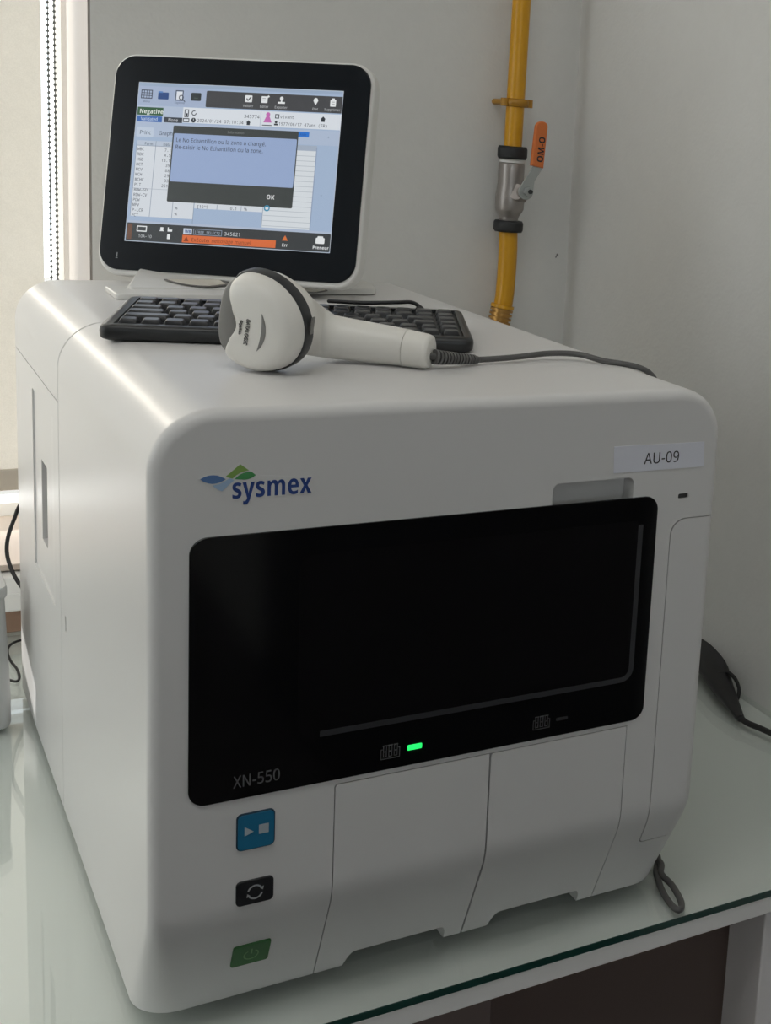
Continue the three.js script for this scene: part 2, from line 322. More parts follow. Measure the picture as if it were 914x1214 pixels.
const prism = (shape, z0, z1, bevel = 0) => extrude(shape, z1 - z0, bevel).translate(0, 0, z0);
const analyser = thing('blood_analyser', 'large off-white benchtop analyser with black front panel standing on the glass', 'analyser');
{
  const A = analyser, GAP = 0.0008;
  const shell = frontShell();
  // pockets for the doors: outline on the front, cut straight back
  const doorShape = (x0, x1, y1, nx0, nx1, g) => {        // tube door with the finger notch along its lower edge
    const s = new THREE.Shape(), r = 0.003;
    s.moveTo(x0 + g, -0.02); s.lineTo(x0 + g, y1 - g - r); s.quadraticCurveTo(x0 + g, y1 - g, x0 + g + r, y1 - g); s.lineTo(x1 - g, y1 - g); s.lineTo(x1 - g, -0.02);
    if (g) { s.lineTo(nx1, -0.02); s.lineTo(nx1, 0.0115); s.quadraticCurveTo(nx1 - 0.001, 0.0225, nx1 - 0.006, 0.0225); s.lineTo(nx0 + 0.012, 0.0225); s.quadraticCurveTo(nx0 + 0.004, 0.0225, nx0, -0.02); }
    s.closePath(); return s;
  };
  const doors = [[-0.0962, 0.0283, 0.1872, -0.0765, 0.0125], [0.0283, 0.1525, 0.1872, 0.048, 0.137]];
  const pocketTool = d => prism(doorShape(d[0], d[1], d[2], 0, 0, 0), -0.064, 0.03);
  const flapShape = g => { const s = new THREE.Shape(), x0 = 0.1808 + g, y1 = 0.3636 - g, r = 0.014; s.moveTo(0.26, 0.066 + g); s.lineTo(0.26, y1); s.lineTo(x0 + r, y1); s.absarc(x0 + r, y1 - r, r, Math.PI / 2, Math.PI); s.lineTo(x0, 0.071 + g); s.quadraticCurveTo(x0, 0.066 + g, x0 + 0.005, 0.066 + g); s.closePath(); return s; };
  const recess = rrect(0.0701, 0.37, 0.1428, 0.4022, 0.0055);
  const bodyCuts = [prism(doorShape(doors[0][0], doors[1][1], doors[0][2], 0, 0, 0), -0.064, 0.03), prism(flapShape(0), -0.13, 0.03), prism(recess, -0.016, 0.03), prism(rrect(0.1861, 0.3806, 0.1962, 0.3848, 0.0015), -0.003, 0.03),
    box(-0.24, -HW + 0.0012, 0.193, 0.208, -0.3665, -0.359)];
  mesh('front_housing', cut(shell, bodyCuts), M.shell, A);
  for (const d of doors) {
    const g = cut(shell, [prism(doorShape(...d, GAP), -0.062, 0.03)], INTERSECTION); mesh('tube_door', g, M.shell, A);
  }
  mesh('side_flap', cut(shell, [prism(flapShape(GAP), -0.128, 0.03)], INTERSECTION), M.shell, A);
  // rear housing
  const rear = rearShell();
  mesh('rear_cover', cut(rear, [box(-0.3, 0.3, 0.4003, 0.6, -0.8, -0.3)], INTERSECTION), M.shell, A);
  let base = cut(rear, [box(-0.3, 0.3, -0.1, 0.3993, -0.8, -0.3)], INTERSECTION);
  const wedge = extrude(poly([[-0.28, -0.566], [-HW + 0.0018, -0.566], [-HW + 0.0018, -0.45], [-HW - 0.0002, -0.42], [-0.28, -0.42]]), 0.183).rotateX(Math.PI / 2).translate(0, 0.379, 0);
  base = cut(base, [wedge, box(-0.28, -HW + 0.02, 0.235, 0.3165, -0.519, -0.482)]);
  mesh('rear_housing', base, M.shell, A);
  mesh('grip_slot', box(-HW + 0.0135, -HW + 0.0195, 0.2345, 0.317, -0.5195, -0.4815), M.greySlot, A);
  for (const [x, z] of [[-0.185, -0.1], [0.185, -0.1], [-0.185, -0.66], [0.185, -0.66]]) mesh('foot', cyl(0.018, 0.02, V(x, 0, z), V(x, BOT + 0.002, z)), M.shellFoot, A);
  // black front panel with the dim viewing window
  const p = mesh('front_panel', extrude(rrect(-0.1995, 0.1912, 0.1667, 0.3853, 0.012), 0.0022, 0.0006).translate(0, 0, -0.0008), M.panel, A); p.userData.label = 'glossy black front panel';
  const zf = 0.0014;
  mesh('viewing_window', extrude(rrect(-0.125, 0.2275, 0.1535, 0.3655, 0.01), 0.0002).translate(0, 0, zf), M.window, p);
  const edge = new THREE.Shape();
  { // thin grey line along the window's lower and right edge
    const a = onFront(379, 846), x1 = 0.1535, y0 = 0.2275, w = 0.0045, r = 0.012;
    edge.moveTo(a.x, y0); edge.lineTo(x1 - r, y0); edge.absarc(x1 - r, y0 + r, r, -Math.PI / 2, 0); edge.lineTo(x1, 0.362); edge.lineTo(x1 - w, 0.362); edge.lineTo(x1 - w, y0 + r); edge.absarc(x1 - r, y0 + r, r - w, 0, -Math.PI / 2, true); edge.lineTo(a.x, y0 + w); edge.closePath();
  }
  mesh('window_edge', extrude(edge, 0.0003).translate(0, 0, zf), M.panelLine, p);
  const xn = text('XN-550', 0.0088); { const a = -0.1693, b = -0.1369; xn.scale((b - a) / xn.boundingBox.max.x, 1, 1).translate(a, 0.2003, zf); } mesh('model_name', xn, M.panelPrint, p);
  for (const cx of [-0.0548, 0.0709]) {                      // rack symbol: a tray with three tubes
    const parts = [], y = 0.2062, t = 0.0005, bar = (x0, x1, y0, y1) => parts.push(box(cx + x0, cx + x1, y + y0, y + y1, zf, zf + 0.0003));
    bar(-0.0075, 0.0075, -0.0062, -0.0062 + t); bar(-0.0075, -0.0075 + t, -0.0062, 0.002); bar(0.0075 - t, 0.0075, -0.0062, 0.002);
    for (const k of [-0.0042, 0, 0.0042]) { bar(k - 0.0018, k + 0.0018, 0.0042, 0.0042 + t * 1.5); bar(k - 0.0014, k - 0.0014 + t, -0.004, 0.0042); bar(k + 0.0014 - t, k + 0.0014, -0.004, 0.0042); bar(k - 0.0014, k + 0.0014, -0.0045, -0.004); bar(k - 0.0014, k + 0.0014, -0.0005, 0.0002); }
    bar(-0.0075, -0.006, 0.0015, 0.002); bar(0.006, 0.0075, 0.0015, 0.002);
    mesh('rack_symbol', merge(parts), M.panelPrint, p);
  }
  const led = mesh('status_light', extrude(rrect(-0.0415, 0.2035, -0.0298, 0.2078, 0.0009), 0.0006, 0.0002).translate(0, 0, 0.0012), M.ledOn, p); led.userData.label = 'glowing green status light';
  const lp = new THREE.PointLight(lin(0.05, 1, 0.2), 0.0002, 0.5); lp.position.set(-0.0356, 0.2057, 0.0015); lp.castShadow = true; lp.shadow.radius = 0.15; scene.add(lp);
  mesh('status_light', extrude(rrect(0.0838, 0.2042, 0.0945, 0.2068, 0.0008), 0.0005).translate(0, 0, 0.0012), M.ledOff, p);
  mesh('sensor_slot', extrude(rrect(0.1862, 0.3807, 0.1961, 0.3847, 0.0014), 0.0012).translate(0, 0, -0.0028), M.darkSlot, A);
  mesh('finger_recess_floor', extrude(rrect(0.0704, 0.38, 0.1425, 0.4019, 0.0053), 0.001).translate(0, 0, -0.0158), M.shell, A);
  // paper label
  const lab = mesh('paper_label', extrude(poly([[0.1232, 0.4069], [0.209, 0.4066], [0.2078, 0.4277], [0.1222, 0.4287]]), 0.0003).translate(0, 0, 0.0001), M.paper, A); lab.userData.label = 'white paper label reading AU-09';
  const au = text('AU-09', 0.0092, font, 0.0001); { const a = onFront(763, 550), b = onFront(804, 549); au.scale((b.x - a.x) / au.boundingBox.max.x, 1, 1).translate(a.x, 0.4124, 0.0004); } mesh('label_print', au, M.ink, lab);
  // maker's badge: a clear sticker with blue and green leaves and the word
  const q = (x, y) => { const v = onFront(200 + x / 3.047, 520 + y / 3.047); return [v.x, v.y]; };
  const bez = (start, ...segs) => { const s = new THREE.Shape(); s.moveTo(...q(...start)); for (const g of segs) g.length === 2 ? s.lineTo(...q(...g)) : s.quadraticCurveTo(...q(g[0], g[1]), ...q(g[2], g[3])); s.closePath(); return s; };
  const badge = mesh('badge', extrude(bez([106, 146], [150, 124, 205, 124], [258, 84], [330, 132], [520, 138], [516, 196], [225, 226]), 0.0002).translate(0, 0, 0), M.sticker, A); badge.userData.label = 'clear maker badge with blue and green leaves';
  const lf = (n, s, m) => mesh(n, extrude(s, 0.0002).translate(0, 0, 0.0003), m, badge);
  lf('leaf', bez([113, 147], [140, 128, 175, 133], [190, 137, 206, 146], [180, 163, 155, 163], [130, 161, 113, 147]), M.logoBlue);
  lf('leaf', bez([210, 148], [222, 143], [236, 150], [215, 168, 192, 190], [172, 183, 158, 169], [190, 165, 210, 148]), M.logoSky);
  lf('leaf', bez([258, 92], [290, 114], [255, 118, 230, 144], [218, 142, 206, 136], [235, 112, 258, 92]), M.logoLime);
  lf('leaf', bez([314, 131], [290, 151, 262, 147], [248, 147, 238, 146], [258, 122, 296, 118], [306, 124, 314, 131]), M.logoGreen);
  const word = text('sysmex', 0.0165, fontBold, 0.0002);
  { // stretched to the measured word; hand-drawn letters stand a little wide
    const a = onFront(274, 586), b = onFront(369, 584), k = (b.x - a.x) / word.boundingBox.max.x; const xh = text('x', 0.0165, fontBold).boundingBox.max.y; word.scale(k, 0.0108 / xh, 1); word.translate(a.x, 0.4108, 0.0003);
  }
  mesh('word', word, M.logoNavy, badge);
  // buttons
  const b1 = mesh('start_button', extrude(rrect(-0.1666, 0.1504, -0.1395, 0.1788, 0.004), 0.0024, 0.0006).translate(0, 0, -0.001), M.blueDark, A); b1.userData.label = 'blue start and stop button';
  mesh('button_face', extrude(rrect(-0.1658, 0.1512, -0.1403, 0.178, 0.0034), 0.0008, 0.0003).translate(0, 0, 0.0012), M.blue, b1);
  const symZ = 0.0021;
  { const a = onFront(289, 979), b = onFront(300, 984), c = onFront(289, 990); mesh('play_symbol', extrude(poly([[a.x, a.y], [b.x, b.y], [c.x, c.y]]), 0.0002).translate(0, 0, symZ), M.symbolPale, b1); }
  mesh('stop_symbol', box(-0.1512, -0.1443, 0.1617, 0.1688, symZ, symZ + 0.0002), M.symbolPale, b1);
  const b2 = mesh('change_button', extrude(rrect(-0.1664, 0.1072, -0.1398, 0.1262, 0.0034), 0.0026, 0.0006).translate(0, 0, -0.001), M.blackKey, A); b2.userData.label = 'black button with two circling arrows';
  const arcs = []; for (const k of [0, Math.PI]) {
    const s = new THREE.Shape(); s.absarc(0, 0, 0.0056, k + 0.45, k + Math.PI - 0.3, false); s.absarc(0, 0, 0.0045, k + Math.PI - 0.3, k + 0.45, true); s.closePath();
    const c = k + 0.45, t = poly([[Math.cos(c) * 0.0038, Math.sin(c) * 0.0038 + (k ? -0.0006 : 0.0006)], [Math.cos(c) * 0.0066, Math.sin(c) * 0.0066 + (k ? -0.0006 : 0.0006)], [Math.cos(c - 0.35) * 0.0056, Math.sin(c - 0.35) * 0.0056]]);
    arcs.push(extrude(s, 0.0002), extrude(t, 0.0002));
  }
  mesh('arrow_symbol', merge(arcs).translate(-0.1531, 0.1166, 0.0017), M.symbolGrey, b2);
  // green power button on the sloping lower front
  const slopeAng = Math.atan2(0.034, 0.0765), slopeMat = new THREE.Matrix4().makeRotationX(slopeAng);
  const slopeAt = (y) => -0.04 + (y - BOT) / 0.0765 * 0.034;
  const pc = (() => { let c = null; for (let y = 0.02; y < 0.1; y += 0.0005) { const p0 = px(297, 1129, 'y', y); if (c === null || Math.abs(p0.z - slopeAt(y)) < Math.abs(c.z - slopeAt(c.y))) c = p0; } return c; })();
  const b3g = extrude(rrect(-0.0137, -0.012, 0.0137, 0.012, 0.0022), 0.0026, 0.0006).translate(0, 0, -0.001).applyMatrix4(slopeMat).translate(pc.x, pc.y, slopeAt(pc.y));
  const b3 = mesh('power_button', b3g, M.green, A); b3.userData.label = 'green power button';
  const ps = new THREE.Shape(); ps.absarc(0, 0, 0.0056, Math.PI * 0.5 + 0.55, Math.PI * 2.5 - 0.55, false); ps.absarc(0, 0, 0.0047, Math.PI * 2.5 - 0.55, Math.PI * 0.5 + 0.55, true); ps.closePath();
  mesh('power_symbol', merge([extrude(ps, 0.0002), box(-0.0005, 0.0005, 0.001, 0.0068, 0, 0.0002)]).translate(0, 0, 0.0017).applyMatrix4(slopeMat).translate(pc.x, pc.y, slopeAt(pc.y)), M.symbolGreen, b3);
}

// ------------------------------------------------------------------ touch-screen computer on the analyser
const MON = { c: V(-0.0173, 0.6069, -0.6159), ux: V(0.7601, 0.0263, 0.6493), uy: V(0.1235, 0.9751, -0.184) };
{
  const n = MON.ux.clone().cross(MON.uy).normalize(), uy = n.clone().cross(MON.ux).normalize();
  const pose = new THREE.Matrix4().makeBasis(MON.ux.clone().normalize(), uy, n).setPosition(MON.c);
  const base = V(-0.01, TOP, -0.6), toBase = g => g.applyMatrix4(pose).translate(-base.x, -base.y, -base.z);
  const T = thing('touchscreen_computer', 'white touch-screen computer with black bezel standing on top of the analyser', 'computer', base);
  mesh('bezel', toBase(extrude(rrect(-0.1462, -0.1198, 0.1466, 0.1173, 0.023), 0.004, 0.001).translate(0, 0, -0.0035)), M.monBlack, T).userData.label = 'black glass bezel';
  const case0 = rrect(-0.1492, -0.1255, 0.1502, 0.1203, 0.026), caseG = extrude(case0, 0.019, 0.003).translate(0, 0, -0.021);
  const backG = extrude(rrect(-0.13, -0.105, 0.13, 0.1, 0.03), 0.03, 0.012).translate(0, 0, -0.048);
  mesh('case', toBase(merge([caseG, backG])), M.monWhite, T);
  // the picture on the screen
  const S = 2, cv = document.createElement('canvas'); cv.width = 800 * S; cv.height = 600 * S;
  const g = cv.getContext('2d'); g.scale(S, S);
  const R = (c, x0, y0, x1, y1) => { g.fillStyle = c; g.fillRect(x0, y0, x1 - x0, y1 - y0); };
  const RR = (c, x0, y0, x1, y1, r) => { g.fillStyle = c; g.beginPath(); g.moveTo(x0 + r, y0); g.lineTo(x1 - r, y0); g.quadraticCurveTo(x1, y0, x1, y0 + r); g.lineTo(x1, y1 - r); g.quadraticCurveTo(x1, y1, x1 - r, y1); g.lineTo(x0 + r, y1); g.quadraticCurveTo(x0, y1, x0, y1 - r); g.lineTo(x0, y0 + r); g.quadraticCurveTo(x0, y0, x0 + r, y0); g.fill(); };
  const W = (c, s, x, y, size, w = '', fam = 'sans-serif', align = 'left') => { g.fillStyle = c; g.font = `${w} ${size}px ${fam}`; g.textAlign = align; g.fillText(s, x, y); };
  R('#a9bdd8', 0, 0, 800, 600); R('#9fb2cb', 0, 0, 800, 14); R('#aab9d4', 0, 14, 276, 86);
  RR('#46474a', 270, 22, 806, 84, 6); R('#46474a', 276, 60, 800, 84);
  // toolbar icons on the left
  g.strokeStyle = '#2e3440'; g.lineWidth = 3; g.strokeRect(14, 30, 42, 30); g.lineWidth = 2; for (let i = 1; i < 4; i++) { g.strokeRect(14 + i * 10.5, 30, 0.1, 30); } g.strokeRect(14, 40, 42, 0.1); g.strokeRect(14, 50, 42, 0.1);
  RR('#2c4d86', 80, 36, 122, 62, 4); R('#5b86c4', 80, 32, 98, 38);
  g.lineWidth = 3; g.strokeRect(150, 27, 28, 36); R('#e8ecf2', 153, 30, 175, 60); g.beginPath(); g.arc(172, 52, 8, 0, 7); g.stroke(); g.beginPath(); g.moveTo(178, 58); g.lineTo(188, 68); g.stroke();
  RR('#33393b', 210, 32, 250, 62, 5); R('#51605a', 222, 50, 238, 53);
  W('#5d6a80', 'Menu', 36, 76, 11, '', 'sans-serif', 'center'); W('#5d6a80', 'Explorer', 168, 76, 11, '', 'sans-serif', 'center');
  // icons on the dark bar
  const P = '#eef1f2';
  RR(P, 422, 32, 450, 58, 3); g.strokeStyle = '#46474a'; g.lineWidth = 4; g.beginPath(); g.moveTo(428, 44); g.lineTo(434, 51); g.lineTo(445, 38); g.stroke();
  RR(P, 486, 33, 510, 58, 2); g.beginPath(); g.fillStyle = P; g.moveTo(496, 48); g.lineTo(512, 28); g.lineTo(518, 34); g.fill(); R('#8a8d90', 490, 40, 502, 42); R('#8a8d90', 490, 46, 500, 48);
  g.fillStyle = P; g.beginPath(); g.arc(564, 38, 7, 0, 7); g.fill(); g.beginPath(); g.moveTo(550, 58); g.lineTo(578, 58); g.lineTo(578, 51); g.lineTo(550, 51); g.fill(); R(P, 561, 38, 567, 53);
  g.beginPath(); g.arc(696, 38, 8, 0, 7); g.fill(); g.beginPath(); g.moveTo(686, 40); g.lineTo(706, 40); g.lineTo(696, 58); g.fill();
  RR(P, 752, 34, 774, 60, 3); R(P, 758, 29, 768, 36); R('#8a8d90', 757, 42, 769, 44); R('#8a8d90', 757, 49, 769, 51);
  for (const [s, x] of [['Valider', 436], ['Editer', 499], ['Exporter', 564], ['Etat', 696], ['Supprimer', 762]]) W('#c8cccd', s, x, 76, 13, '', 'sans-serif', 'center');
  // sample strip
  R('#e2e8ef', 184, 88, 800, 146); R('#b9c7dc', 0, 88, 184, 150);
  R('#2d5a3a', 4, 94, 106, 124); W('#e9efe9', 'Negative', 12, 118, 22, 'bold'); R('#3c6bb4', 4, 127, 104, 149); W('#d6e2f4', 'Validated', 20, 144, 16); R('#3a4048', 112, 128, 184, 148); W('#dfe3e8', 'None', 128, 144, 16);
  g.strokeStyle = '#2f353c'; g.lineWidth = 3; g.strokeRect(192, 97, 14, 26); R('#2f353c', 196, 110, 203, 120); g.strokeRect(188, 130, 22, 12); g.beginPath(); g.arc(228, 108, 8, 0, 5.2); g.stroke(); g.fillStyle = '#2f353c'; g.beginPath(); g.arc(228, 135, 9, 0, 7); g.fill(); R('#e2e8ef', 227, 129, 229, 136);
  W('#30363d', '345774', 424, 117, 17, '', 'monospace'); W('#30363d', '2024/01/24 07:10:34', 242, 141, 16, '', 'monospace'); g.fillStyle = '#2f353c'; g.beginPath(); g.moveTo(434, 134); g.lineTo(443, 125); g.lineTo(452, 134); g.fill(); R('#2f353c', 437, 133, 449, 143);
  R('#aebacb', 488, 90, 490, 146); g.fillStyle = '#c96fb8'; g.beginPath(); g.arc(517, 100, 8, 0, 7); g.fill(); g.beginPath(); g.moveTo(513, 102); g.lineTo(521, 102); g.lineTo(533, 130); g.lineTo(501, 130); g.fill(); R('#2f353c', 497, 139, 534, 142);
  g.strokeRect(546, 99, 13, 13); W('#30363d', 'vivant', 564, 112, 15, '', 'monospace'); W('#30363d', '1977/06/17 47ans (FR)', 560, 138, 15, '', 'monospace'); g.fillStyle = '#2f353c'; g.beginPath(); g.arc(550, 127, 5, 0, 7); g.fill(); R('#2f353c', 543, 133, 557, 139); g.beginPath(); g.moveTo(720, 108); g.lineTo(730, 98); g.lineTo(740, 108); g.fill(); R('#2f353c', 723, 107, 737, 118);
  // tabs and the table of values
  R('#b4c3da', 0, 150, 800, 205); RR('#c5d2e3', 8, 170, 76, 206, 5); W('#3a4454', 'Princ', 20, 196, 20); W('#3a4454', 'Graph', 96, 196, 20);
  R('#dde3ea', 12, 220, 240, 505); R('#c0ccdc', 12, 220, 240, 240); W('#3a4454', 'Parm', 44, 236, 14); W('#3a4454', 'Data', 118, 236, 14);
  R('#8b99ad', 88, 220, 90, 505); R('#8b99ad', 12, 238, 240, 240); R('#8b99ad', 12, 400, 240, 401); R('#8b99ad', 12, 220, 14, 505);
  ['WBC', 'RBC', 'HGB', 'HCT', 'MCV', 'MCH', 'MCHC', 'PLT', 'RDW-SD', 'RDW-CV', 'PDW', 'MPV', 'P-LCR', 'PCT'].forEach((s, i) => { W('#2f363f', s, 18, 258 + i * 19.1, 15, '', 'monospace'); if (i < 8) W('#2f363f', ['7.1', '4.5', '13.1', '39', '88', '29', '33', '251'][i], 152, 258 + i * 19.1, 15, '', 'monospace', 'right'); });
  R('#dde3ea', 168, 444, 260, 505); R('#8b99ad', 176, 446, 178, 505); R('#8b99ad', 259, 444, 261, 520); W('#2f363f', '%', 186, 472, 14); W('#2f363f', '%', 186, 494, 14);
  R('#dde3ea', 262, 444, 530, 464); W('#2f363f', '[10^9', 272, 462, 15, '', 'monospace'); W('#2f363f', '0.1', 402, 462, 15, '', 'monospace'); W('#2f363f', '%', 456, 462, 15); R('#8b99ad', 350, 446, 352, 464); R('#8b99ad', 444, 446, 446, 464);
  R('#dfe5ea', 530, 208, 716, 520); R('#a9b6c8', 530, 208, 716, 228); R('#8b99ad', 528, 446, 530, 522); R('#98a8c2', 714, 214, 718, 520); for (let i = 0; i < 15; i++) R('#b7c0c9', 532, 246 + i * 19, 714, 248 + i * 19);
  R('#2f7ad6', 638, 158, 682, 178); W('#1a4f9c', 'Aide', 646, 173, 13);
  W('#8494ad', '+', 744, 396, 16); W('#8494ad', '+', 750, 478, 16); W('#8494ad', '+', 752, 180, 16);
  // message window
  RR('#3f4443', 152, 158, 641, 444, 6); W('#8a8f8d', 'Information', 398, 178, 12, '', 'sans-serif', 'center');
  RR('#9db1d6', 157, 187, 637, 368, 5);
  W('#38424f', 'Le No Echantillon ou la zone a changé.', 166, 219, 20.5); W('#38424f', 'Re-saisir le No Echantillon ou la zone.', 166, 245, 20.5);
  W('#eceeee', 'OK', 538, 415, 23, 'bold'); g.strokeStyle = '#3f93b8'; g.lineWidth = 5; g.beginPath(); g.arc(544, 448, 9, 0, 7); g.stroke();
  // status bar
  R('#b6c3d8', 0, 522, 800, 530); RR('#3a3e40', 4, 530, 798, 597, 5); RR('#6d4a38', 8, 534, 26, 592, 4);
  g.strokeStyle = P; g.lineWidth = 4; g.strokeRect(46, 542, 36, 18); W('#d2d6d7', '10A-10', 52, 584, 15, '', 'monospace'); RR(P, 137, 541, 149, 553, 2); R(P, 134, 553, 152, 556); R(P, 166, 540, 170, 556); R(P, 170, 548, 184, 556); RR(P, 166, 566, 178, 584, 2);
  R('#cdd7e6', 228, 540, 262, 562); W('#2c4d86', 'WB', 234, 557, 15, 'bold'); g.lineWidth = 2; g.strokeStyle = '#9aa8bc'; g.strokeRect(268, 541, 110, 20); W('#b7c4d6', '[FREE SELECT]', 271, 556, 13, '', 'monospace'); W('#e8ecef', '345821', 388, 558, 18, '', 'monospace');
  R('#e0703c', 226, 565, 590, 593); g.fillStyle = '#8c3a1a'; g.beginPath(); g.moveTo(232, 588); g.lineTo(242, 570); g.lineTo(252, 588); g.fill(); W('#7c3418', 'Exécuter nettoyage manuel', 262, 587, 19);
  g.fillStyle = '#e0783c'; g.beginPath(); g.moveTo(612, 564); g.lineTo(624, 544); g.lineTo(636, 564); g.fill(); W(P, 'Err', 614, 586, 16, 'bold'); RR(P, 742, 546, 776, 568, 4); RR(P, 748, 540, 770, 550, 3); W(P, 'Preneur', 732, 588, 16, 'bold');
  g.strokeStyle = '#c3ccd6'; g.lineWidth = 2; g.strokeRect(1, 1, 798, 598);
  const tex = new THREE.CanvasTexture(cv); tex.colorSpace = THREE.SRGBColorSpace; tex.anisotropy = 8;
  const scr = new THREE.PlaneGeometry(0.235, 0.17625);
  mesh('screen', toBase(scr.translate(0, 0, 0.0009)), std(lin(0.01, 0.01, 0.012), 0.25, { emissive: lin(1, 1, 1), emissiveMap: tex, emissiveIntensity: 0.82 }), T).userData.label = 'lit screen with a message window';
  const sl = new THREE.RectAreaLight(lin(0.8, 0.9, 1), 0.25, 0.235, 0.176); sl.position.copy(MON.c).addScaledVector(n, 0.003); sl.lookAt(MON.c.clone().add(n)); scene.add(sl);
  mesh('emblem', toBase(merge([box(-0.1252, -0.1244, -0.1062, -0.1012, 0.0005, 0.0008), box(-0.1262, -0.1238, -0.1075, -0.1068, 0.0005, 0.0008)])), M.symbolGrey, T);
  // foot: low plate, a hollow body and the hinge that carries the screen
  const foot = (x0, x1, z0, z1, r) => rrect(x0 - base.x, -(z1 - base.z), x1 - base.x, -(z0 - base.z), r);
  mesh('base_plate', extrude(foot(-0.151, -0.02, -0.60, -0.535, 0.004), 0.006, 0.0015).rotateX(-Math.PI / 2), M.monWhite, T);
  { // wedge-shaped body: low in front, rising and narrowing to the back under the screen
    const b = [[-0.134, -0.577], [-0.128, -0.573], [0.126, -0.573], [0.134, -0.58], [0.137, -0.595], [0.11, -0.695], [0.1, -0.702], [-0.085, -0.702], [-0.095, -0.695]];
    const h = z => lerp(0.008, 0.0225, (-0.573 - z) / 0.125), at = (f, d) => b.map(([x, z]) => { const cx = 0.01, cz = -0.64; return V(cx + (x - cx) * (1 - d) - base.x, f * h(z) + (f === 0 ? 0.001 : 0), cz + (z - cz) * (1 - d * 1.5) - base.z); });
    mesh('base_body', loft([at(0, 0), at(0.7, 0), at(0.93, 0.008), at(1, 0.025)]), M.monWhite, T);
  }
  { // two openings as flat patches: cream inside with its highlight, dark recess painted
    const rise = z => lerp(0.008, 0.0225, (-0.573 - z) / 0.125), lens = (w, h) => { const s = new THREE.Shape(); s.moveTo(-w, h * 0.6); s.quadraticCurveTo(-w * 0.5, -h, w * 0.35, -h); s.lineTo(w, -h * 0.5); s.lineTo(w * 0.9, h * 0.7); s.closePath(); return s; };
    for (const [u, v, w, h] of [[233, 334.5, 0.028, 0.0165], [363, 342, 0.019, 0.016]]) {
      let p = px(u, v, 'y', TOP + 0.012); for (let i = 0; i < 8; i++) p = px(u, v, 'y', TOP + rise(p.z) + 0.0002);
      const place = (g, lift) => g.rotateX(-Math.PI / 2 + Math.atan2(0.0145, 0.125)).rotateY(-0.05).translate(p.x - base.x, p.y - base.y + lift, p.z - base.z);
      mesh('opening_dark_patch', place(extrude(lens(w * 1.12, h * 1.2), 0.0006), -0.0004), M.monDark, T);
      mesh('opening_cream_highlight', place(extrude(lens(w, h), 0.0005), 0.0001), M.cream, T);
    }
  }
  mesh('hinge_arm', merge([box(-0.05, 0.05, 0.012, 0.1, -0.05, -0.034, 0.006)]).rotateY(-0.71), M.monWhite, T);
}

